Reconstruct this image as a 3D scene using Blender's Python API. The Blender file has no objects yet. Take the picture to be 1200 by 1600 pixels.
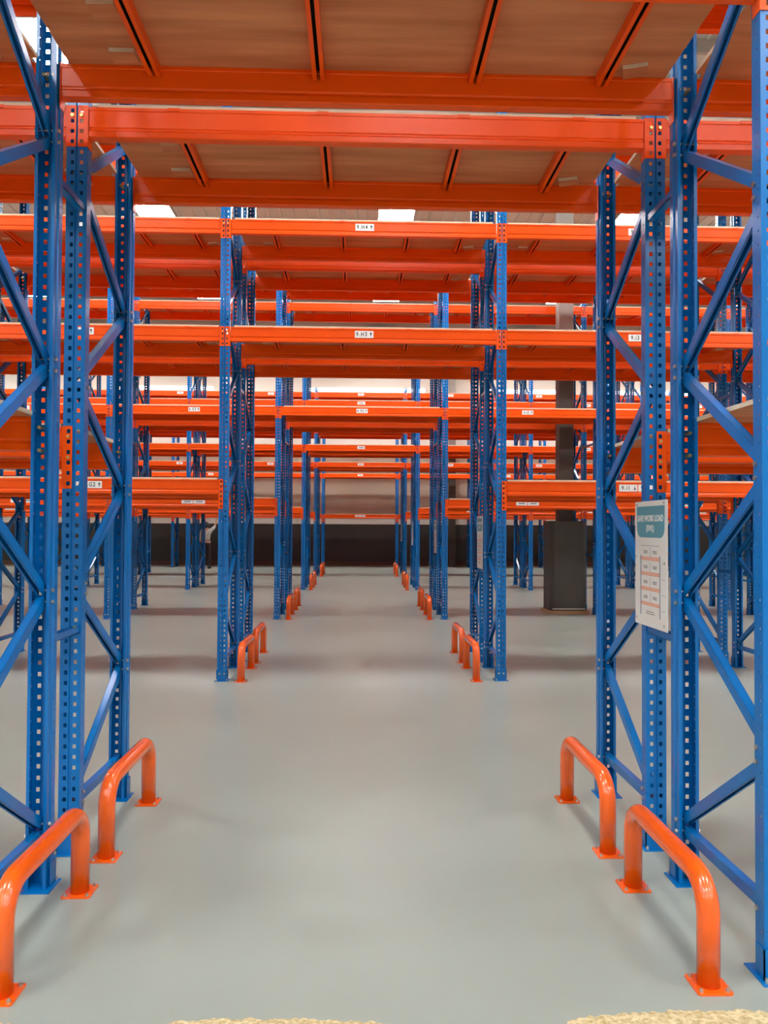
import bpy, bmesh, math, random
from mathutils import Vector, Matrix
random.seed(4)
S = bpy.context.scene
COL = S.collection
PI = math.pi

# ---------------------------------------------------------------- camera
F_PX, CX, CH = 1202.0, -0.0418, 1.5543
YAW, PIT, ROL = 0.0324, 0.0195, 0.0049
fw = Vector((math.sin(YAW)*math.cos(PIT), math.cos(YAW)*math.cos(PIT), math.sin(PIT)))
r0 = Vector((math.cos(YAW), -math.sin(YAW), 0))
u0 = r0.cross(fw)
rr = math.cos(ROL)*r0 + math.sin(ROL)*u0
uu = math.cos(ROL)*u0 - math.sin(ROL)*r0
cam_d = bpy.data.cameras.new('camera'); cam = bpy.data.objects.new('camera', cam_d); COL.objects.link(cam)
m = Matrix.Identity(4)
for i in range(3):
    m[i][0] = rr[i]; m[i][1] = uu[i]; m[i][2] = -fw[i]
m[0][3], m[1][3], m[2][3] = CX, 0, CH
cam.matrix_world = m
cam_d.sensor_fit = 'VERTICAL'; cam_d.sensor_height = 36; cam_d.sensor_width = 27
cam_d.lens = F_PX/1600*36
cam_d.clip_start = 0.05; cam_d.clip_end = 200
S.camera = cam

# ---------------------------------------------------------------- world, exposure, light panel strength
w = bpy.data.worlds.new('world'); S.world = w; w.use_nodes = True
w.node_tree.nodes['Background'].inputs[0].default_value = (0.75, 0.85, 1, 1)
w.node_tree.nodes['Background'].inputs[1].default_value = 0.6
S.view_settings.view_transform = 'Standard'; S.view_settings.look = 'None'
S.view_settings.gamma = 1; S.view_settings.use_curve_mapping = False
S.view_settings.exposure = 0.0
LED = 86.0           # emission of the high bay light panels
S.cycles.max_bounces = 10; S.cycles.diffuse_bounces = 6; S.cycles.glossy_bounces = 4
S.cycles.sample_clamp_indirect = 6

# ---------------------------------------------------------------- layout (metres)
HALF = 1.41; PITCH = 2.82; D = 0.79; GAP = 0.30
ROWY = [2.63, 7.806, 12.98, 19.0, 24.13, 29.18]
BOFF = [1.09, 1.09, 1.50, 1.09, 1.09, None]
NL = [2, 3, 4, 4, 5, 6]; NR = [2, 3, 4, 5, 6, 6]
LV = [2.03, 3.58, 4.68, 5.78]
ROOF_Z = 9.0; WALL_Y = 31.0; BACK_Y = -13.0; SIDE_X = 21.0

# ---------------------------------------------------------------- materials
def mat(name, col, rough=0.5, metal=0.0, coat=0.0, emit=None, estr=0.0, spec=0.5):
    M = bpy.data.materials.new(name); M.use_nodes = True
    b = M.node_tree.nodes['Principled BSDF']
    b.inputs['Base Color'].default_value = (*col, 1)
    b.inputs['Roughness'].default_value = rough
    b.inputs['Metallic'].default_value = metal
    b.inputs['Coat Weight'].default_value = coat
    b.inputs['Coat Roughness'].default_value = 0.12
    b.inputs['Specular IOR Level'].default_value = spec
    if emit:
        b.inputs['Emission Color'].default_value = (*emit, 1)
        b.inputs['Emission Strength'].default_value = estr
    return M
def noisy(M, c1, c2, scale=(1, 1, 1), nscale=5.0, detail=4, rough=None, bump=0.0, coord='Object', rnd=False, lo=0.3, hi=0.7):
    nt = M.node_tree; n = nt.nodes; L = nt.links; b = n['Principled BSDF']
    tc = n.new('ShaderNodeTexCoord'); mp = n.new('ShaderNodeMapping'); mp.inputs['Scale'].default_value = scale
    L.new(tc.outputs[coord], mp.inputs['Vector'])
    if rnd:
        oi = n.new('ShaderNodeObjectInfo'); ml = n.new('ShaderNodeMath'); ml.operation = 'MULTIPLY'; ml.inputs[1].default_value = 37
        L.new(oi.outputs['Random'], ml.inputs[0]); L.new(ml.outputs[0], mp.inputs['Location'])
    no = n.new('ShaderNodeTexNoise'); no.inputs['Scale'].default_value = nscale; no.inputs['Detail'].default_value = detail
    L.new(mp.outputs[0], no.inputs['Vector'])
    cr = n.new('ShaderNodeValToRGB'); cr.color_ramp.elements[0].position = lo; cr.color_ramp.elements[1].position = hi
    cr.color_ramp.elements[0].color = (*c1, 1); cr.color_ramp.elements[1].color = (*c2, 1)
    L.new(no.outputs['Fac'], cr.inputs[0]); L.new(cr.outputs[0], b.inputs['Base Color'])
    if rough:
        mr = n.new('ShaderNodeMapRange'); mr.inputs['To Min'].default_value = rough[0]; mr.inputs['To Max'].default_value = rough[1]
        L.new(no.outputs['Fac'], mr.inputs['Value']); L.new(mr.outputs[0], b.inputs['Roughness'])
    if bump:
        bu = n.new('ShaderNodeBump'); bu.inputs['Strength'].default_value = bump; bu.inputs['Distance'].default_value = 0.01
        L.new(no.outputs['Fac'], bu.inputs['Height']); L.new(bu.outputs[0], b.inputs['Normal'])
    return M
ORANGE = noisy(mat('orange_paint', (0.9, 0.13, 0.01), 0.30, spec=0.22), (0.86, 0.080, 0.002), (0.92, 0.094, 0.003), nscale=1.5)
BLUE = noisy(mat('blue_paint', (0, 0.1, 0.4), 0.22, spec=0.42), (0.0, 0.14, 0.44), (0.0, 0.165, 0.50), nscale=1.2)
TUBE = noisy(mat('barrier_paint', (0.9, 0.2, 0.02), 0.22, spec=0.5, coat=0.5), (0.88, 0.105, 0.003), (0.93, 0.125, 0.004), nscale=2)
SLOTSHADE = mat('bar_slot_shade', (0.02, 0.012, 0.01), 0.7, spec=0.1)  # near-black lining of the support bars: slot shade put into the colour
ZINC = mat('zinc', (0.62, 0.6, 0.52), 0.3, 0.9)
BRASS = mat('yellow_zinc_bolt', (0.72, 0.55, 0.2), 0.35, 0.8)
PLY = noisy(mat('plywood_face', (0.5, 0.3, 0.17), 0.7, spec=0.2), (0.46, 0.14, 0.052), (0.68, 0.25, 0.105), scale=(0.5, 4.5, 1), nscale=2.6, detail=7, rnd=True)
PLYE = noisy(mat('plywood_edge', (0.75, 0.58, 0.4), 0.8), (0.66, 0.50, 0.33), (0.82, 0.68, 0.50), scale=(3, 3, 60), nscale=3)
WHITE = mat('sign_white', (0.86, 0.83, 0.78), 0.45)
LABW = mat('label_white', (0.9, 0.88, 0.84), 0.5)
INK = mat('label_ink', (0.02, 0.02, 0.02), 0.5)
GREYINK = mat('grey_ink', (0.3, 0.29, 0.28), 0.6)
TEAL = mat('sign_teal', (0.11, 0.34, 0.42), 0.4)
SIGNOR = mat('sign_orange', (0.85, 0.36, 0.22), 0.5)
SIGNBL = mat('sign_slate', (0.2, 0.26, 0.36), 0.5)
FLOOR = noisy(mat('floor_epoxy', (0.4, 0.4, 0.36), 0.4), (0.295, 0.33, 0.285), (0.34, 0.375, 0.328), nscale=0.7, detail=5, rough=(0.26, 0.42))
WALLP = noisy(mat('wall_panel', (0.62, 0.5, 0.4), 0.7), (0.54, 0.45, 0.33), (0.63, 0.53, 0.395), scale=(1, 1, 0.2), nscale=0.8)
CREAM = mat('wall_cream', (0.74, 0.70, 0.60), 0.6)
WALLG = mat('wall_grey', (0.42, 0.41, 0.38), 0.6)
DARK = noisy(mat('wall_dark', (0.04, 0.033, 0.028), 0.45), (0.034, 0.027, 0.022), (0.05, 0.041, 0.034), nscale=0.5)
SKIRT = mat('brown_skirting', (0.12, 0.06, 0.035), 0.5)
ROOFM = mat('roof_sheet', (0.55, 0.70, 0.70), 0.5)
STEEL = mat('grey_steel', (0.36, 0.39, 0.38), 0.5)
LIGHTP = mat('high_bay_panel', (0.9, 0.95, 1), 0.5, emit=(0.96, 0.98, 1.0), estr=LED)  # glowing diffusers of the high bay lights
WINP = mat('window_glow', (0.9, 0.95, 1), 0.5, emit=(0.97, 0.98, 1.0), estr=3.0)
PILDARK = noisy(mat('pillar_dark', (0.07, 0.06, 0.048), 0.5), (0.066, 0.055, 0.043), (0.085, 0.073, 0.058), nscale=1.5)
PILGREY = mat('pillar_grey', (0.3, 0.28, 0.25), 0.6)
WOOD = mat('timber', (0.55, 0.36, 0.18), 0.7)
SAND = noisy(mat('sand_screed', (0.6, 0.47, 0.25), 0.95), (0.42, 0.31, 0.12), (0.85, 0.70, 0.42), nscale=55, detail=6, bump=0.9)
SKIN = mat('skin', (0.5, 0.27, 0.17), 0.6)
SHIRT = mat('shirt', (0.5, 0.5, 0.44), 0.8)
PANTS = mat('trousers', (0.03, 0.026, 0.024), 0.8)
HAIR = mat('hair', (0.012, 0.011, 0.012), 0.5)
BAND = mat('pale_waistband', (0.62, 0.5, 0.42), 0.7)

# ---------------------------------------------------------------- helpers
def mesh_of(bm, name, mats):
    bmesh.ops.recalc_face_normals(bm, faces=bm.faces)
    me = bpy.data.meshes.new(name); bm.to_mesh(me); bm.free()
    for x in (mats if isinstance(mats, (list, tuple)) else [mats]): me.materials.append(x)
    return me
def link(name, me, parent=None, loc=(0, 0, 0), rz=0.0):
    o = bpy.data.objects.new(name, me); COL.objects.link(o)
    o.location = loc; o.rotation_euler = (0, 0, rz)
    if parent: o.parent = parent
    return o
def tag(o, label=None, cat=None, group=None, kind=None):
    if label: o['label'] = label
    if cat: o['category'] = cat
    if group: o['group'] = group
    if kind: o['kind'] = kind
    return o
def empty(name, loc, rz=0): return link(name, None, None, loc, rz)
def dup(root, loc, rz):
    r = root.copy(); COL.objects.link(r); r.location = loc; r.rotation_euler = (0, 0, rz)
    for ch in root.children:
        c = ch.copy(); COL.objects.link(c); c.parent = r
        for g in ch.children:
            d = g.copy(); COL.objects.link(d); d.parent = c
    return r
def box(bm, x0, x1, y0, y1, z0, z1, mi=0):
    v = [bm.verts.new(p) for p in ((x0,y0,z0),(x1,y0,z0),(x1,y1,z0),(x0,y1,z0),(x0,y0,z1),(x1,y0,z1),(x1,y1,z1),(x0,y1,z1))]
    for f in ((0,3,2,1),(4,5,6,7),(0,1,5,4),(1,2,6,5),(2,3,7,6),(3,0,4,7)):
        bm.faces.new([v[i] for i in f]).material_index = mi
def cyl(bm, c, r, h, axis='z', n=12, mi=0):
    M = Matrix.Translation(c)
    if axis == 'x': M = M @ Matrix.Rotation(PI/2, 4, 'Y')
    if axis == 'y': M = M @ Matrix.Rotation(PI/2, 4, 'X')
    g = bmesh.ops.create_cone(bm, cap_ends=True, segments=n, radius1=r, radius2=r, depth=h, matrix=M)
    for f in {f for v in g['verts'] for f in v.link_faces}: f.material_index = mi
def extrude_poly(bm, pts, axis, a, b, mi=0):
    def P(p, t):
        return {'x': (t, p[0], p[1]), 'y': (p[0], t, p[1]), 'z': (p[0], p[1], t)}[axis]
    A = [bm.verts.new(P(p, a)) for p in pts]; B = [bm.verts.new(P(p, b)) for p in pts]
    n = len(pts)
    bm.faces.new(A).material_index = mi; bm.faces.new(B[::-1]).material_index = mi
    for i in range(n):
        bm.faces.new((A[i], B[i], B[(i+1) % n], A[(i+1) % n])).material_index = mi
def struct(name, bm, mats): return tag(link(name, mesh_of(bm, name, mats)), kind='structure')
def simple(name, fn, mats, parent=None, loc=(0, 0, 0), rz=0):
    bm = bmesh.new(); fn(bm); return link(name, mesh_of(bm, name, mats), parent, loc, rz)
ORD = ['nearest', 'second', 'third', 'fourth', 'fifth', 'farthest']
NTH = ['', 'first', 'second', 'third', 'fourth', 'fifth', 'sixth']

# ---------------------------------------------------------------- setting
simple_floor = bmesh.new(); box(simple_floor, -SIDE_X, SIDE_X, BACK_Y, WALL_Y, -0.1, 0)
struct('floor', simple_floor, FLOOR)
# roof: ribbed sheet
bm = bmesh.new()
box(bm, -SIDE_X, SIDE_X, BACK_Y, WALL_Y, ROOF_Z+0.02, ROOF_Z+0.12)
k = -SIDE_X + 0.1
while k < SIDE_X-0.1:
    extrude_poly(bm, [(k, ROOF_Z+0.03), (k+0.02, ROOF_Z-0.015), (k+0.07, ROOF_Z-0.015), (k+0.09, ROOF_Z+0.03)], 'y', BACK_Y, WALL_Y)
    k += 0.3
struct('ceiling', bm, ROOFM)
bm = bmesh.new()
y = BACK_Y + 0.4
while y < WALL_Y:
    box(bm, -SIDE_X, SIDE_X, y, y+0.07, ROOF_Z-0.2, ROOF_Z-0.016); y += 1.5
struct('trim_1', bm, STEEL)
bm = bmesh.new()
for y in (-6.0, 3.4, 12.6, 20.6, 28.6):       # rafters
    box(bm, -SIDE_X, SIDE_X, y-0.1, y+0.1, ROOF_Z-0.225, ROOF_Z-0.2)
    box(bm, -SIDE_X, SIDE_X, y-0.01, y+0.01, ROOF_Z-0.6, ROOF_Z-0.22)
    box(bm, -SIDE_X, SIDE_X, y-0.1, y+0.1, ROOF_Z-0.63, ROOF_Z-0.6)
struct('trim_2', bm, STEEL)
bm = bmesh.new()
box(bm, -SIDE_X, SIDE_X, WALL_Y, WALL_Y+0.2, 1.72, 4.6, 0)
box(bm, -SIDE_X, SIDE_X, WALL_Y-0.02, WALL_Y+0.2, 1.66, 1.72, 1)
box(bm, -SIDE_X, SIDE_X, WALL_Y-0.01, WALL_Y+0.2, 1.72, 1.86, 1)
box(bm, -SIDE_X, SIDE_X, WALL_Y-0.03, WALL_Y+0.2, 0, 1.66, 2)
box(bm, -SIDE_X, SIDE_X, WALL_Y, WALL_Y+0.2, 4.6, ROOF_Z+0.1, 1)
struct('wall_back', bm, [WALLP, CREAM, DARK])
bm = bmesh.new(); box(bm, -SIDE_X, SIDE_X, WALL_Y-0.06, WALL_Y-0.03, 0, 0.16)
struct('baseboard_back', bm, SKIRT)
for nm, x in (('wall_left', -SIDE_X-0.2), ('wall_right', SIDE_X)):
    bm = bmesh.new(); box(bm, x, x+0.2, BACK_Y, WALL_Y, 0, ROOF_Z+0.1); struct(nm, bm, WALLG)
bm = bmesh.new(); box(bm, -SIDE_X, SIDE_X, BACK_Y-0.2, BACK_Y, 0, ROOF_Z+0.1); struct('wall_front', bm, WALLG)
n = 1
for x0, x1 in ((-9.3, -5.9), (-2.1, 2.6), (5.0, 8.6), (10.2, 13.5)):
    bm = bmesh.new(); box(bm, x0, x1, WALL_Y-0.03, WALL_Y-0.005, 6.2, 7.15)
    box(bm, x0-0.06, x0, WALL_Y-0.05, WALL_Y, 6.15, 7.2, 1); box(bm, x1, x1+0.06, WALL_Y-0.05, WALL_Y, 6.15, 7.2, 1)
    struct('window_%d' % n, bm, [WINP, CREAM]); n += 1

# ---------------------------------------------------------------- rack frame meshes
T = 0.003
def sheet(bm, us, zs, f, hole):
    cache = {}
    def V(i, j):
        if (i, j) not in cache: cache[(i, j)] = bm.verts.new(f(us[i], zs[j]))
        return cache[(i, j)]
    for i in range(len(us)-1):
        for j in range(len(zs)-1):
            if hole(i, j): continue
            bm.faces.new((V(i, j), V(i+1, j), V(i+1, j+1), V(i, j+1)))
def make_upright_mesh(top=5.93):
    # profile as a list of (x, y); folded sheet: lip, side, front web with a groove, side, lip
    prof = [(-0.030, 0.072), (-0.044, 0.072), (-0.044, 0.042), (-0.050, 0.036), (-0.050, 0.024), (-0.050, 0.017), (-0.050, 0.0),
            (-0.030, 0.0), (-0.014, 0.0), (-0.008, 0.0), (-0.004, 0.007), (0.004, 0.007), (0.008, 0.0), (0.014, 0.0), (0.030, 0.0),
            (0.050, 0.0), (0.050, 0.017), (0.050, 0.024), (0.050, 0.036), (0.044, 0.042), (0.044, 0.072), (0.030, 0.072)]
    big = {7, 13}; small = {4, 16}
    zs = [0.004, 0.03]; kinds = ['s', ]
    z = 0.03
    while z < top-0.04:
        zs += [z+0.0155, z+0.0215, z+0.0285, z+0.0345, z+0.05]; kinds += ['s', 'b', 'c', 'b', 's']; z += 0.05
    zs = [round(a, 5) for a in zs]
    bm = bmesh.new()
    def hole(i, j):
        k = kinds[j]
        if zs[j] < 0.1: return False
        return (i in big and k in 'bc') or (i in small and k == 'c')
    sheet(bm, list(range(len(prof))), zs, lambda i, z: (prof[i][0], prof[i][1], z), hole)
    bmesh.ops.recalc_face_normals(bm, faces=bm.faces)
    bmesh.ops.solidify(bm, geom=bm.faces[:], thickness=0.0022)
    return mesh_of(bm, 'upright', BLUE)
UP = make_upright_mesh()
def base_mesh():
    bm = bmesh.new()
    box(bm, -0.07, 0.07, -0.035, 0.105, 0, 0.005)
    box(bm, -0.056, -0.0515, -0.008, 0.05, 0.004, 0.11); box(bm, 0.0515, 0.056, -0.008, 0.05, 0.004, 0.11)
    box(bm, -0.056, 0.056, -0.008, -0.003, 0.004, 0.11)
    for x in (-0.024, 0.024): cyl(bm, (x, -0.010, 0.075), 0.009, 0.008, 'y', 8, 1)
    for x in (-0.052, 0.052): cyl(bm, (x, -0.02, 0.012), 0.007, 0.018, 'z', 8, 1)
    return mesh_of(bm, 'base_plate', [BLUE, ZINC])
BASE = base_mesh()
def brace_mesh(p, q, flip=1):
    # U channel from p to q in the YZ plane, centred on x = 0
    bm = bmesh.new()
    L = math.hypot(q[0]-p[0], q[1]-p[1]); a = math.atan2(q[1]-p[1], q[0]-p[0])
    w2 = 0.0215; h2 = 0.018; e = 0.02
    box(bm, -h2, h2, -e, L+e, w2-T, w2)
    box(bm, -h2, -h2+T, -e, L+e, -w2, w2); box(bm, h2-T, h2, -e, L+e, -w2, w2)
    box(bm, -h2, -h2+0.009, -e, L+e, -w2, -w2+T); box(bm, h2-0.009, h2, -e, L+e, -w2, -w2+T)
    R = Matrix.Translation((0, p[0], p[1])) @ Matrix.Rotation(a, 4, 'X') @ (Matrix.Scale(flip, 4, (0, 0, 1)))
    bmesh.ops.transform(bm, matrix=R, verts=bm.verts)
    for c in (p, q):
        cyl(bm, (0, c[0], c[1]), 0.0045, 0.108, 'x', 6, 1)
        cyl(bm, (0.050, c[0], c[1]), 0.009, 0.008, 'x', 6, 1); cyl(bm, (-0.050, c[0], c[1]), 0.009, 0.008, 'x', 6, 1)
    return mesh_of(bm, 'brace', [BLUE, ZINC])
YI, YO = D-0.052, 0.052
BR_UPF = brace_mesh((YI, 0.275), (YO, 0.735), -1)
BR_UPB = brace_mesh((YO, 0.785), (YI, 1.225))
BR_H = brace_mesh((YO, 0.0), (YI, 0.0))
def make_frame():
    r = empty('rack_frame', (0, 0, 0))
    for y, rz in ((0, 0), (D, PI)):
        u = link('upright', UP, r, (0, y, 0), rz)
        link('base_plate', BASE, u)
    link('horizontal_brace', BR_H, r, (0, 0, 0.225))
    link('horizontal_brace', BR_H, r, (0, 0, 5.84))
    for k in range(6):
        link('diagonal_brace', BR_UPF, r, (0, 0, k))
        if k < 5: link('diagonal_brace', BR_UPB, r, (0, 0, k))
    return r
# ---------------------------------------------------------------- beam meshes
BL = 1.354
def beam_mesh():
    bm = bmesh.new()
    pr = [(0.0, -0.005), (0.0, -0.020), (0.0035, -0.023), (0.0035, -0.100), (0.009, -0.106), (0.009, -0.111), (0.0, -0.122), (-0.001, -0.148), (0.004, -0.152),
          (0.044, -0.152), (0.048, -0.148), (0.046, -0.122), (0.040, -0.111), (0.040, -0.106), (0.0445, -0.100), (0.0445, -0.023), (0.048, -0.020), (0.048, -0.005)]
    extrude_poly(bm, pr, 'x', -BL, BL)
    return mesh_of(bm, 'load_beam', ORANGE)
BEAM = beam_mesh()
def connector_mesh(h, s, bolts):
    bm = bmesh.new()
    nz = round(h/0.05); zs = []
    for k in range(nz): zs += [-k*0.05, -k*0.05-0.0155, -k*0.05-0.0345]
    zs.append(-nz*0.05)
    us = [1.357, 1.3795, 1.3965, 1.4055]
    sheet(bm, us, zs, lambda u, z: (s*u, -0.004, z), lambda i, j: i == 1 and j % 3 == 1)
    cacheU = [-0.004, 0.05]
    sheet(bm, cacheU, zs, lambda y, z: (s*1.357, y, z), lambda i, j: False)
    bmesh.ops.remove_doubles(bm, verts=bm.verts, dist=1e-5)
    bmesh.ops.recalc_face_normals(bm, faces=bm.faces)
    bmesh.ops.solidify(bm, geom=bm.faces[:], thickness=0.003)
    if bolts:
        for z in ((-0.05, -0.15) if nz > 4 else (-0.05,)):
            cyl(bm, (s*1.388, 0.018, z), 0.008, 0.05, 'y', 8, 1)
            cyl(bm, (s*1.388, -0.009, z), 0.0085, 0.006, 'y', 6, 1)
    return mesh_of(bm, 'end_connector', [ORANGE, BRASS])
CONN = {(t, s): connector_mesh(h, s, True) for t, h in (('low', 0.30), ('high', 0.20)) for s in (-1, 1)}
def make_beam(t):
    b = link('load_beam', BEAM)
    for s in (-1, 1): link('end_connector', CONN[(t, s)], b)
    return b
# ---------------------------------------------------------------- deck meshes
def deck_mesh(x_in, x_out):
    bm = bmesh.new()
    a, b_, c, d = 0.012, D-0.012, 0.082, D-0.082
    if x_out > x_in:
        pts = [(-x_in, a), (x_in, a), (x_in, c), (x_out, c), (x_out, d), (x_in, d), (x_in, b_), (-x_in, b_), (-x_in, d), (-x_out, d), (-x_out, c), (-x_in, c)]
    else:
        pts = [(-x_in, a), (x_in, a), (x_in, b_), (-x_in, b_)]
    extrude_poly(bm, pts, 'z', -0.004, 0.015)
    bm.normal_update()
    for f in bm.faces:
        if abs(f.normal.z) < 0.5: f.material_index = 1
    return mesh_of(bm, 'deck_board', [PLY, PLYE])
DECK_MID = deck_mesh(1.32, 1.32); DECK_SIDE = deck_mesh(1.345, 1.375)
def bar_mesh():
    bm = bmesh.new(); y0, y1 = 0.05, D-0.05; h = 0.026
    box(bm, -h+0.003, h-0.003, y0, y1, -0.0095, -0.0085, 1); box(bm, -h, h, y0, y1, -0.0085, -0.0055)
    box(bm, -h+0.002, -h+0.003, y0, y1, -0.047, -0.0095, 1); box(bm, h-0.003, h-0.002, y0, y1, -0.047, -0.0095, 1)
    box(bm, -h, -h+0.002, y0, y1, -0.05, -0.0055); box(bm, h-0.002, h, y0, y1, -0.05, -0.0055)
    box(bm, -h, -0.008, y0, y1, -0.054, -0.048); box(bm, 0.008, h, y0, y1, -0.054, -0.048)
    for a, b_ in ((-0.004, 0.05), (D-0.05, D+0.004)): box(bm, -0.03, 0.03, a, b_, -0.005, -0.0035)
    box(bm, -0.03, 0.03, -0.004, -0.0015, -0.018, -0.0035); box(bm, -0.03, 0.03, D+0.0015, D+0.004, -0.018, -0.0035)
    return mesh_of(bm, 'support_bar', [ORANGE, SLOTSHADE])
BAR = bar_mesh()
def cleat_mesh():
    bm = bmesh.new(); extrude_poly(bm, [(-0.055, -0.035), (0.05, -0.045), (0.06, 0.03), (-0.045, 0.045)], 'z', -0.022, -0.0045)
    bm.normal_update()
    for f in bm.faces:
        if abs(f.normal.z) < 0.5: f.material_index = 1
    return mesh_of(bm, 'wood_cleat', [PLY, PLYE])
CLEAT = cleat_mesh()
def make_deck(me, row):
    d = link('deck_board', me)
    if row < 4:
        for x in (-0.95, -0.23, 0.46, 1.03): link('support_bar', BAR, d, (x, 0, 0))
    if row < 3:
        for x, y, rz in ((-1.06, 0.66, 0.1), (1.16, 0.68, -0.2), (-1.05, 0.36, 0.05)): link('wood_cleat', CLEAT, d, (x, y, 0), rz)
    return d
# ---------------------------------------------------------------- text
TXT = {}
def text_mesh(s, size, m, bold=0.0, sx=1.0):
    key = (s, size, m.name, bold, sx)
    if key in TXT: return TXT[key]
    c = bpy.data.curves.new('t', 'FONT'); c.body = s; c.size = size; c.align_x = 'CENTER'; c.align_y = 'CENTER'; c.offset = bold; c.extrude = 0.0004; c.resolution_u = 3; c.space_character = 1.3 if len(s) < 5 else 1.0
    o = bpy.data.objects.new('t', c); COL.objects.link(o)
    dg = bpy.context.evaluated_depsgraph_get(); me = bpy.data.meshes.new_from_object(o.evaluated_get(dg))
    bpy.data.objects.remove(o)
    me.transform(Matrix.Scale(sx, 4, (1, 0, 0)))
    me.transform(Matrix.Rotation(PI/2, 4, 'X'))
    me.materials.clear(); me.materials.append(m); me.name = 'lettering'
    TXT[key] = me; return me
def plate_mesh(wd, h):
    bm = bmesh.new(); box(bm, -wd/2, wd/2, -0.0012, 0, -h/2, h/2); return mesh_of(bm, 'location_label', LABW)
LP = plate_mesh(0.19, 0.072)
def arrow_mesh(up):
    bm = bmesh.new(); s = 1 if up else -1
    extrude_poly(bm, [(-0.0035, -0.020*s), (0.0035, -0.020*s), (0.0035, 0.004*s), (0.014, 0.004*s), (0, 0.024*s), (-0.014, 0.004*s), (-0.0035, 0.004*s)], 'y', -0.0022, -0.001)
    return mesh_of(bm, 'arrow', INK)
AR = {True: arrow_mesh(True), False: arrow_mesh(False)}
SM = bmesh.new(); box(SM, -0.055, 0.055, -0.0018, -0.001, -0.010, 0.010); SMEAR = mesh_of(SM, 'lettering', GREYINK)
def add_label(beam, x, txt, up):
    l = link('location_label', LP, beam, (x, 0.0030, -0.064))
    if txt:
        link('lettering', text_mesh(txt, 0.060, INK, 0.0012, 0.78), l, (-0.026, -0.0014, 0)); link('arrow', AR[up], l, (0.068, 0, 0))
        l['label'] = 'white label reading %s with %s arrow' % (txt, 'up' if up else 'down')
    else:
        link('lettering', SMEAR, l)
        l['label'] = 'white location label'
# ---------------------------------------------------------------- build the racks
def bay_phrase(b):
    if b == 0: return 'over the walkway'
    return '%s bay %s of walkway' % (NTH[abs(b)], 'left' if b < 0 else 'right')
LEVN = ['lowest', 'second', 'third', 'top']
LINE = ['front', 'second', 'third', 'rear']
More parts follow.
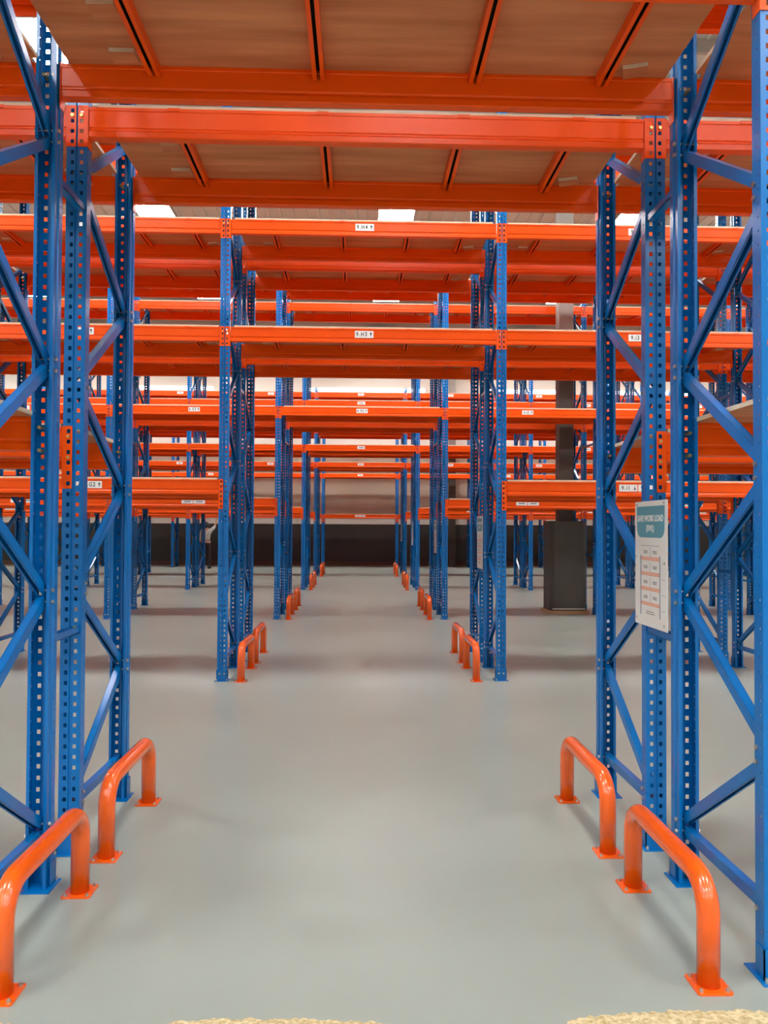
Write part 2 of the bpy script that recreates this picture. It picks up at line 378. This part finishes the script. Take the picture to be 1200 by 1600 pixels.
# the roughly 300 beams that show are things; slivers and hidden ones deep in the farther racks form one mass.
# for each farther row: how many bays left (tens) and right (units) of the walkway show, by beam line, then by level; -1 = none
REACH = {
    2: [[22, 22, -1, 21], [22, 22, -1, 22], [23, 22, -1, 23], [22, 22, -1, 23]],
    3: [[33, 22, 33, -1], [33, 22, -1, -1], [23, 22, -1, -1], [33, 22, -1, -1]],
    4: [[44, 23, -1, 44], [43, 23, 33, 44], [31, 23, 23, -1], [22, 23, 23, -1]],
    5: [[55, 55, -1, -1], [33, 55, -1, -1]]}
def shows(row, line, level, bay):
    if row < 2: return True
    n = REACH[row][line][level]
    return n >= 0 and -(n // 10) <= bay <= n % 10
rest = []
f0 = make_frame(); used_f = False
bproto = {t: make_beam(t) for t in ('low', 'high')}; used_b = {'low': False, 'high': False}
dproto = {}
sp_me = None
for r, y0 in enumerate(ROWY):
    halves = [0] if BOFF[r] is None else [0, 1]
    xs = [(-HALF-PITCH*k, -(k+1)) for k in range(NL[r])] + [(HALF+PITCH*k, k+1) for k in range(NR[r])]
    for hf in halves:
        yb = y0 + (BOFF[r] if hf else 0)
        for x, idx in xs:
            loc = (x, yb, 0) if not hf else (x, yb+D, 0)
            rz = 0 if not hf else PI
            if not used_f: o = f0; o.location = loc; used_f = True
            else: o = dup(f0, loc, rz)
            half = '' if BOFF[r] is None else (', rear half' if hf else ', front half')
            tag(o, 'blue rack frame in %s rack row%s, %s %s of the walkway' % (ORD[r], half, NTH[abs(idx)], 'left' if idx < 0 else 'right'), 'rack frame', 'blue frames of the %s rack row' % ORD[r])
        for b in range(-(NL[r]-1), NR[r]):
            xc = b*PITCH
            for li, z in enumerate(LV):
                if li == 0 and b == 0 and r != 5: continue
                t = 'low' if li == 0 else 'high'
                for side in (0, 1):
                    ln = hf*2 + side
                    loc = (xc, yb + (D if side else 0), z); rz = PI if side else 0
                    if not shows(r, ln, li, b):
                        rest.append((t, loc, rz)); continue
                    if not used_b[t]: o = bproto[t]; o.location = loc; o.rotation_euler = (0, 0, rz); used_b[t] = True
                    else: o = dup(bproto[t], loc, rz)
                    lw = LINE[ln] if BOFF[r] else ('front' if side == 0 else 'rear')
                    tag(o, 'orange %s beam at %s level, %s rack row, %s' % (lw, LEVN[li], ORD[r], bay_phrase(b)), 'beam', 'orange beams of the %s rack row' % ORD[r], 'thing')
                key = ('mid' if (b == 0 and li) else 'side', r < 3, r < 4)
                if key not in dproto:
                    d = make_deck(DECK_MID if key[0] == 'mid' else DECK_SIDE, r); dproto[key] = d; d.location = (xc, yb, z)
                else: d = dup(dproto[key], (xc, yb, z), 0)
                hw = 'front' if hf == 0 else 'rear'
                if BOFF[r] is None: hw = 'single'
                tag(d, 'plywood %s deck at %s level, %s rack row, %s' % (hw, LEVN[li], ORD[r], bay_phrase(b)), 'shelf deck', 'plywood decks of the %s rack row' % ORD[r])
    # spacers tying the two halves
    if r < 3:
        for x, idx in xs:
            for z, zn in ((1.06, 'lower'), (3.08, 'upper')):
                g = BOFF[r] - D
                bm = bmesh.new(); box(bm, -0.02, 0.02, 0, g, -0.016, -0.013); box(bm, -0.02, -0.017, 0, g, -0.016, 0.016); box(bm, 0.017, 0.02, 0, g, -0.016, 0.016)
                for yy, sg in ((0, -1), (g, 1)):
                    box(bm, -0.02, 0.02, yy - (0.003 if sg > 0 else 0), yy + (0.003 if sg < 0 else 0), -0.016, 0.03)
                    cyl(bm, (0, yy - sg*0.008, 0.008), 0.010, 0.012, 'y', 8, 1)
                o = link('row_spacer', mesh_of(bm, 'row_spacer', [BLUE, BRASS]), None, (x - math.copysign(0.022, x), y0+D, z))
                tag(o, 'blue %s spacer joining paired frames, %s rack row, %s %s of the walkway' % (zn, ORD[r], NTH[abs(idx)], 'left' if idx < 0 else 'right'), 'spacer bar', 'spacers of the %s rack row' % ORD[r])
bm = bmesh.new()
for t, loc, rz in rest:
    M = Matrix.Translation(loc) @ Matrix.Rotation(rz, 4, 'Z')
    for me in (BEAM, CONN[(t, -1)], CONN[(t, 1)]):
        k0 = len(bm.verts); bm.from_mesh(me); bm.verts.ensure_lookup_table()
        bmesh.ops.transform(bm, matrix=M, verts=bm.verts[k0:])
me = bpy.data.meshes.new('load_beam'); bm.to_mesh(me); bm.free(); me.materials.append(ORANGE); me.materials.append(BRASS)
tag(link('load_beam', me), 'mass of orange beams mostly hidden deep between the farther racks', 'beam', None, 'stuff')
# location labels on the aisle side of each row's front beams
letters = {-2: 'F', -1: 'G', 0: 'H', 1: 'i', 2: 'J'}
for o in list(COL.objects):
    if not o.name.startswith('load_beam') or o.get('kind') == 'stuff' or abs(o.rotation_euler.z) > 1: continue
    for r in range(1, 6):
        if abs(o.location.y - ROWY[r]) < 0.01:
            b = round(o.location.x/PITCH); li = min(range(4), key=lambda i: abs(LV[i]-o.location.z))
            pre = {1: '9.', 2: '6.'}.get(r); L = letters.get(b) if abs(b) < 2 else None
            ok = pre and L and not (li == 3)
            if r == 2 and li != 1: ok = False
            if li == 0:
                add_label(o, -0.10, ok and pre+L+'1', False); add_label(o, 0.10, ok and pre+L+'2', True)
            else: add_label(o, 0.0, ok and pre+L+'%d' % (li+2), True)

# ---------------------------------------------------------------- floor barriers
def tube_path(L, H, R, rad):
    pts = [(0, 0.006)]
    n = 9
    for i in range(n+1):
        a = PI - i*(PI/2)/n; pts.append((R + R*math.cos(a), H-R + R*math.sin(a)))
    for i in range(n+1):
        a = PI/2 - i*(PI/2)/n; pts.append((L-R + R*math.cos(a), H-R + R*math.sin(a)))
    pts.append((L, 0.006))
    return pts
def barrier_meshes():
    L, H, R, rad = 0.72, 0.35, 0.115, 0.0385
    pts = tube_path(L, H, R, rad); bm = bmesh.new(); rings = []
    N = 20
    for i, p in enumerate(pts):
        a = pts[max(0, i-1)]; b = pts[min(len(pts)-1, i+1)]
        t = Vector((0, b[0]-a[0], b[1]-a[1])).normalized(); nx = Vector((1, 0, 0)); ny = t.cross(nx)
        rings.append([bm.verts.new(Vector((0, p[0], p[1])) + rad*(math.cos(2*PI*k/N)*nx + math.sin(2*PI*k/N)*ny)) for k in range(N)])
    for i in range(len(rings)-1):
        for k in range(N):
            bm.faces.new((rings[i][k], rings[i][(k+1) % N], rings[i+1][(k+1) % N], rings[i+1][k])).smooth = True
    bm.faces.new(rings[0]); bm.faces.new(rings[-1])
    tube = mesh_of(bm, 'tube', TUBE)
    bm = bmesh.new(); box(bm, -0.06, 0.06, -0.06, 0.06, 0, 0.007)
    bmesh.ops.bevel(bm, geom=[e for e in bm.edges if abs(e.verts[0].co.z-e.verts[1].co.z) > 0.001], offset=0.006, segments=2, affect='EDGES')
    pl = mesh_of(bm, 'foot_plate', TUBE)
    bm = bmesh.new(); cyl(bm, (0, 0, 0.003), 0.0085, 0.006, 'z', 6); cyl(bm, (0, 0, 0.008), 0.004, 0.008, 'z', 8)
    bo = mesh_of(bm, 'anchor_bolt', ZINC)
    return tube, pl, bo, L
TB, FP, AB, BLN = barrier_meshes()
def make_barrier():
    r = empty('floor_barrier', (0, 0, 0))
    link('tube', TB, r)
    for y in (0, BLN):
        p = link('foot_plate', FP, r, (0, y, 0))
        for a, b_ in ((-0.045, -0.045), (0.045, -0.045), (0.045, 0.045), (-0.045, 0.045)): link('anchor_bolt', AB, p, (a, b_, 0.007))
    return r
b0 = make_barrier(); first = True
for r, y0 in enumerate(ROWY[:5]):
    for hf in (0, 1):
        for s, x in ((-1, -1.215), (1, 1.155)):
            y = y0 - 0.02 + (BOFF[r]-0.03 if hf else 0)
            if first: o = b0; o.location = (x, y, 0); first = False
            else: o = dup(b0, (x, y, 0), 0)
            tag(o, 'orange tube floor barrier, %s side of walkway, %s rack row%s' % ('left' if s < 0 else 'right', ORD[r], '' if BOFF[r] is None else (', farther of the two' if hf else ', closer of the two')), 'barrier', 'orange barriers along the walkway')

# ---------------------------------------------------------------- safe work load signs
def make_sign():
    r = empty('load_sign', (0, 0, 0))     # local: x across, z up, faces -y
    W2, Hh = 0.2, 0.6
    def bd(bm): box(bm, -W2, W2, 0, 0.003, 0, Hh)
    simple('board', bd, WHITE, r)
    bm = bmesh.new(); pts = [(-0.175, 0.575), (0.17, 0.575)]
    for i in range(7): a = -i*PI/12; pts.append((0.12+0.05*math.cos(a), 0.475+0.05*math.sin(a)))
    for i in range(7): a = -PI/2-i*PI/12; pts.append((-0.125+0.05*math.cos(a), 0.475+0.05*math.sin(a)))
    extrude_poly(bm, pts, 'y', -0.001, 0.0)
    h = link('header_panel', mesh_of(bm, 'header_panel', TEAL), r)
    link('lettering', text_mesh('SAFE WORK LOAD', 0.041, WHITE, 0.0012, 0.92), h, (-0.002, -0.0015, 0.515))
    link('lettering', text_mesh('(SWL)', 0.041, WHITE, 0.0012, 0.92), h, (-0.002, -0.0015, 0.468))
    for x in (-0.125, 0.115):
        simple('diagram_post', lambda bm, x=x: box(bm, x-0.004, x+0.004, -0.001, 0, 0.05, 0.34), SIGNBL, r)
    for k in range(4):
        z = 0.10 + k*0.072
        def sh(bm, z=z):
            box(bm, -0.12, 0.11, -0.001, 0, z, z+0.004); box(bm, -0.12, 0.11, -0.001, 0, z+0.012, z+0.016)
            for i in range(13): box(bm, -0.118+i*0.0178, -0.108+i*0.0178, -0.0008, 0, z+0.004, z+0.012)
        simple('diagram_shelf', sh, SIGNOR, r)
        for x in (-0.062, 0.052):
            def wt(bm, x=x, z=z):
                box(bm, x-0.022, x+0.022, -0.001, 0, z+0.033, z+0.038); box(bm, x-0.024, x+0.024, -0.001, 0, z+0.041, z+0.046)
            simple('weight_marking', wt, GREYINK, r)
        def mid(bm, z=z): box(bm, -0.006, -0.0045, -0.0008, 0, z+0.018, z+0.062); box(bm, 0.14, 0.175, -0.0008, 0, z-0.012, z-0.010)
        simple('diagram_line', mid, GREYINK, r)
    def foot(bm):
        box(bm, -0.12, 0.11, -0.001, 0, 0.385, 0.387); box(bm, -0.05, 0.04, -0.001, 0, 0.07, 0.074); box(bm, -0.06, 0.05, -0.001, 0, 0.06, 0.064)
    simple('footnote', foot, GREYINK, r)
    for x, z in ((-0.175, 0.585), (0.165, 0.587), (-0.185, 0.33), (0.17, 0.31), (-0.175, 0.03), (0.165, 0.025)):
        def sc(bm, x=x, z=z): cyl(bm, (x, -0.002, z), 0.0065, 0.004, 'y', 10)
        simple('screw', sc, ZINC, r)
    return r
sg = make_sign()
for r in range(5):
    loc = (1.345, ROWY[r]+D+0.005+0.195, 1.085); rz = -PI/2
    if r == 0: sg.location = loc; sg.rotation_euler = (0, 0, rz); o = sg
    else: o = dup(sg, loc, rz)
    tag(o, 'white safe work load sign on right side of walkway, %s rack row' % ORD[r], 'sign', 'safe work load signs')

# ---------------------------------------------------------------- high bay lights over the aisles
def make_light():
    r = empty('high_bay_light', (0, 0, 0))
    def hs(bm):
        box(bm, -0.40, 0.40, -0.56, 0.56, 0.012, 0.06)
        for x0, x1, y0, y1 in ((-0.42, -0.39, -0.58, 0.58), (0.39, 0.42, -0.58, 0.58), (-0.42, 0.42, -0.58, -0.55), (-0.42, 0.42, 0.55, 0.58)): box(bm, x0, x1, y0, y1, -0.005, 0.06)
    simple('housing', hs, STEEL, r)
    simple('diffuser', lambda bm: (box(bm, -0.39, 0.39, -0.55, -0.01, 0, 0.011), box(bm, -0.39, 0.39, 0.01, 0.55, 0, 0.011)), LIGHTP, r)
    for x in (-0.38, 0.38): simple('suspension_rod', lambda bm, x=x: box(bm, x-0.006, x+0.006, -0.006, 0.006, 0.06, 0.30), STEEL, r)
    return r
hb = make_light(); first = True
AISLES = [(-9.3, 'far behind the camera'), (-4.4, 'behind the camera'), (0.4, 'before the nearest row'), (6.15, 'between first and second rack rows'), (11.1, 'between second and third rack rows'),
          (17.1, 'between third and fourth rack rows'), (23.0, 'between fourth and fifth rack rows'), (27.7, 'before the farthest rack row')]
LXN = ['fourth left of', 'third left of', 'second left of', 'first left of', 'right above', 'first right of', 'second right of']
for yl, an in AISLES:
    for i, xl in enumerate((-15.3, -9.95, -4.6, 0.75, 6.1, 11.45, 16.8)):
        loc = (xl, yl, ROOF_Z-0.5)
        if first: o = hb; o.location = loc; first = False
        else: o = dup(hb, loc, 0)
        nm = ['third left of', 'second left of', 'first left of', 'above', 'first right of', 'second right of', 'third right of'][i]
        tag(o, 'bright roof light panel %s, %s the walkway' % (an, nm), 'ceiling light', 'bright light panels under the roof')

# ---------------------------------------------------------------- pillars
def pillar(x, y, prot, label):
    r = empty('roof_pillar', (x, y, 0))
    def sh(bm):
        box(bm, -0.13, 0.13, -0.006, 0.006, 0, ROOF_Z-0.64)
        for yy in (-0.13, 0.115): box(bm, -0.13, 0.13, yy, yy+0.015, 0, ROOF_Z-0.64)
        for k in (2.4, 4.8, 7.2): box(bm, -0.13, 0.13, -0.12, 0.12, k, k+0.01)
    def dk(bm): box(bm, -0.134, 0.134, -0.134, 0.134, 0, 4.75)
    def gy(bm):
        box(bm, -0.132, 0.132, -0.132, 0.132, 4.75, ROOF_Z-0.64)
    simple('shaft', dk, PILDARK, r); simple('upper_shaft', gy, PILGREY, r)['label'] = 'grey upper shaft'
    if prot:
        def cl(bm):
            box(bm, -0.335, 0.335, -0.30, 0.30, 0.05, 1.68)
            bmesh.ops.bevel(bm, geom=[e for e in bm.edges if abs(e.verts[0].co.z-e.verts[1].co.z) > 0.1], offset=0.07, segments=1, affect='EDGES')
        simple('guard_cladding', cl, PILDARK, r)
        def st(bm):
            box(bm, -0.30, 0.30, -0.303, -0.3005, 0.075, 0.095)
        simple('white_stripe', st, CREAM, r)['label'] = 'thin white stripe near the foot'
        def tb(bm): box(bm, -0.37, 0.37, -0.315, 0.315, 0, 0.05)
        simple('timber_base', tb, WOOD, r)['label'] = 'yellow timber base'
    tag(r, label, 'pillar', None, 'thing')
pillar(3.77, 14.165, True, 'dark square building pillar with boxed guard on timber, right of walkway')
pillar(3.66, 30.6, False, 'slim dark pillar against the far wall, right of walkway')

# ---------------------------------------------------------------- person
def skin_mesh(name, pts, edges, rad, mats, parent, sub=2):
    me = bpy.data.meshes.new(name); me.from_pydata(pts, edges, [])
    o = bpy.data.objects.new(name, me); COL.objects.link(o); o.parent = parent
    md = o.modifiers.new('s', 'SKIN'); md.use_smooth_shade = True
    for i, v in enumerate(me.skin_vertices[0].data):
        rd = rad[i]; v.radius = rd if isinstance(rd, tuple) else (rd, rd)
    me.skin_vertices[0].data[0].use_root = True
    s = o.modifiers.new('d', 'SUBSURF'); s.levels = sub; s.render_levels = sub
    me.materials.append(mats)
    dg = bpy.context.evaluated_depsgraph_get(); nm = bpy.data.meshes.new_from_object(o.evaluated_get(dg))
    for f in nm.polygons: f.use_smooth = True
    o.modifiers.clear(); o.data = nm; nm.name = name
    return o
def person():
    r = empty('person', (-5.62, 28.3, 0))
    tag(r, 'person seen from behind in pale shirt and dark trousers, right arm raised', 'person')
    # body, one continuous surface; facing +y (away from the camera)
    P = [(0,0,0.92),(0,0.0,1.08),(0,0.0,1.25),(0,0.01,1.38),(0,0.015,1.46),(0,0.02,1.54),(0,0.02,1.62),
         (0.09,0,0.86),(0.10,0.02,0.48),(0.11,-0.02,0.09),(0.12,0.08,0.045),
         (-0.09,0,0.86),(-0.12,0.0,0.48),(-0.13,-0.03,0.09),(-0.14,0.07,0.045),
         (0.17,0.02,1.40),(0.27,0.10,1.50),(0.33,0.16,1.68),(0.34,0.17,1.76),
         (-0.17,0.02,1.37),(-0.24,0.04,1.12),(-0.22,0.20,0.98),(-0.20,0.27,0.97)]
    E = [(0,1),(1,2),(2,3),(3,4),(4,5),(5,6),(0,7),(7,8),(8,9),(9,10),(0,11),(11,12),(12,13),(13,14),(3,15),(15,16),(16,17),(17,18),(3,19),(19,20),(20,21),(21,22)]
    R = [(0.15,0.11),(0.13,0.10),(0.15,0.11),(0.13,0.09),0.055,0.085,0.085,0.085,0.058,0.038,0.032,0.085,0.058,0.038,0.032,0.055,0.045,0.034,0.028,0.055,0.045,0.034,0.028]
    body = skin_mesh('body', P, E, R, SKIN, r)
    # fingers of both hands, thumb from the side
    for bx, by, bz, dz in ((0.34, 0.17, 1.76, 1), (-0.20, 0.27, 0.97, 0)):
        pts = [(bx, by, bz)]; ed = []; rd = [0.024]
        for k, ln in enumerate((0.075, 0.085, 0.08, 0.062)):
            ox = (k-1.5)*0.020
            for t in (0.35, 0.75, 1.0):
                pts.append((bx+ox, by+(0.02*t if dz else 0.03+ln*t), bz+((0.03+ln*t) if dz else -0.02*t)))
                rd.append(0.009); ed.append((len(pts)-2 if t > 0.35 else 0, len(pts)-1))
        for t in (0.5, 1.0):
            pts.append((bx-0.03-0.03*t, by, bz+0.03*t if dz else bz)); rd.append(0.010); ed.append((len(pts)-2 if t > 0.5 else 0, len(pts)-1))
        skin_mesh('hand', pts, ed, rd, SKIN, r, 1)
    sp = [(0,0,1.02),(0,0,1.12),(0,0,1.25),(0,0.01,1.38),(0,0.015,1.43),(0.17,0.02,1.405),(0.27,0.10,1.50),(0.30,0.13,1.58),(-0.17,0.02,1.375),(-0.24,0.04,1.12),(-0.23,0.12,1.04)]
    skin_mesh('shirt', sp, [(0,1),(1,2),(2,3),(3,4),(3,5),(5,6),(6,7),(3,8),(8,9),(9,10)], [(0.165,0.125),(0.16,0.12),(0.175,0.13),(0.15,0.105),0.07,0.073,0.062,0.052,0.073,0.062,0.05], SHIRT, r)
    tp = [(0,0,0.95),(0,0,0.99),(0.09,0,0.84),(0.10,0.02,0.48),(0.11,-0.02,0.09),(-0.09,0,0.84),(-0.12,0,0.48),(-0.13,-0.03,0.09)]
    skin_mesh('trousers', tp, [(0,1),(0,2),(2,3),(3,4),(0,5),(5,6),(6,7)], [(0.16,0.12),(0.15,0.115),0.10,0.075,0.06,0.10,0.075,0.06], PANTS, r)
    bm = bmesh.new()
    bmesh.ops.create_uvsphere(bm, u_segments=20, v_segments=14, radius=1, matrix=Matrix.Translation((0, 0.005, 1.60)) @ Matrix.Diagonal((0.108, 0.118, 0.125, 1)))
    for f in bm.faces: f.smooth = True
    link('hair', mesh_of(bm, 'hair', HAIR), r)
    bm = bmesh.new()
    bmesh.ops.create_cone(bm, cap_ends=True, segments=20, radius1=1, radius2=1, depth=0.05, matrix=Matrix.Translation((0, 0, 0.985)) @ Matrix.Diagonal((0.172, 0.132, 1, 1)))
    link('waistband', mesh_of(bm, 'waistband', BAND), r)
    for x in (0.115, -0.135):
        bm = bmesh.new(); bmesh.ops.create_uvsphere(bm, u_segments=14, v_segments=8, radius=1, matrix=Matrix.Translation((x, 0.05, 0.045)) @ Matrix.Diagonal((0.062, 0.16, 0.09, 1)))
        for v in bm.verts: v.co.z = max(v.co.z, 0.0)
        link('shoe', mesh_of(bm, 'shoe', HAIR), r)
    # face details on the far side of the head
    bm = bmesh.new()
    for x in (-0.035, 0.035): bmesh.ops.create_uvsphere(bm, u_segments=8, v_segments=6, radius=0.012, matrix=Matrix.Translation((x, 0.115, 1.60)))
    bmesh.ops.create_uvsphere(bm, u_segments=8, v_segments=6, radius=0.016, matrix=Matrix.Translation((0, 0.125, 1.57)))
    for x in (-0.105, 0.105): bmesh.ops.create_uvsphere(bm, u_segments=8, v_segments=6, radius=0.02, matrix=Matrix.Translation((x, 0.01, 1.58)))
    link('face', mesh_of(bm, 'face', SKIN), r)
person()

# ---------------------------------------------------------------- rough sandy screed at the camera end of the floor
def sand(x0, x1, peak, skew, label):
    bm = bmesh.new(); nx = max(8, int((x1-x0)/0.008)); ny = 26; rows = []
    rnd = random.Random(int(x0*100))
    jag = [rnd.uniform(-0.008, 0.008) for _ in range(nx+1)]
    for i in range(nx+1):
        t = i/nx; x = x0 + (x1-x0)*t
        yf = 2.420 + peak*max(0, math.sin(PI*t**skew))**0.4 + 0.6*(jag[i]+jag[max(0, i-1)])
        row = []
        for j in range(ny+1):
            s = j/ny; y = 2.0 + (yf-2.0)*s
            h = 0.014*min(1, (1-s)*5)*(0.6+0.4*math.sin(PI*t)) + (rnd.uniform(-0.002, 0.003) if 0 < s < 1 else 0)
            row.append(bm.verts.new((x, y, max(0.0005, h) if s < 1 else 0.0)))
        rows.append(row)
    for i in range(nx):
        for j in range(ny): bm.faces.new((rows[i][j], rows[i+1][j], rows[i+1][j+1], rows[i][j+1])).smooth = True
    o = link('sand_strip', mesh_of(bm, 'sand_strip', SAND)); tag(o, label, 'sand', None, 'stuff')
sand(-1.30, -1.06, 0.05, 1.0, 'rough yellowish sand at the bottom left corner of the floor')
sand(-0.66, 0.08, 0.052, 0.6, 'rough yellowish sand left of centre at the bottom edge')
sand(0.62, 1.45, 0.058, 1.0, 'rough yellowish sand along the bottom right edge')
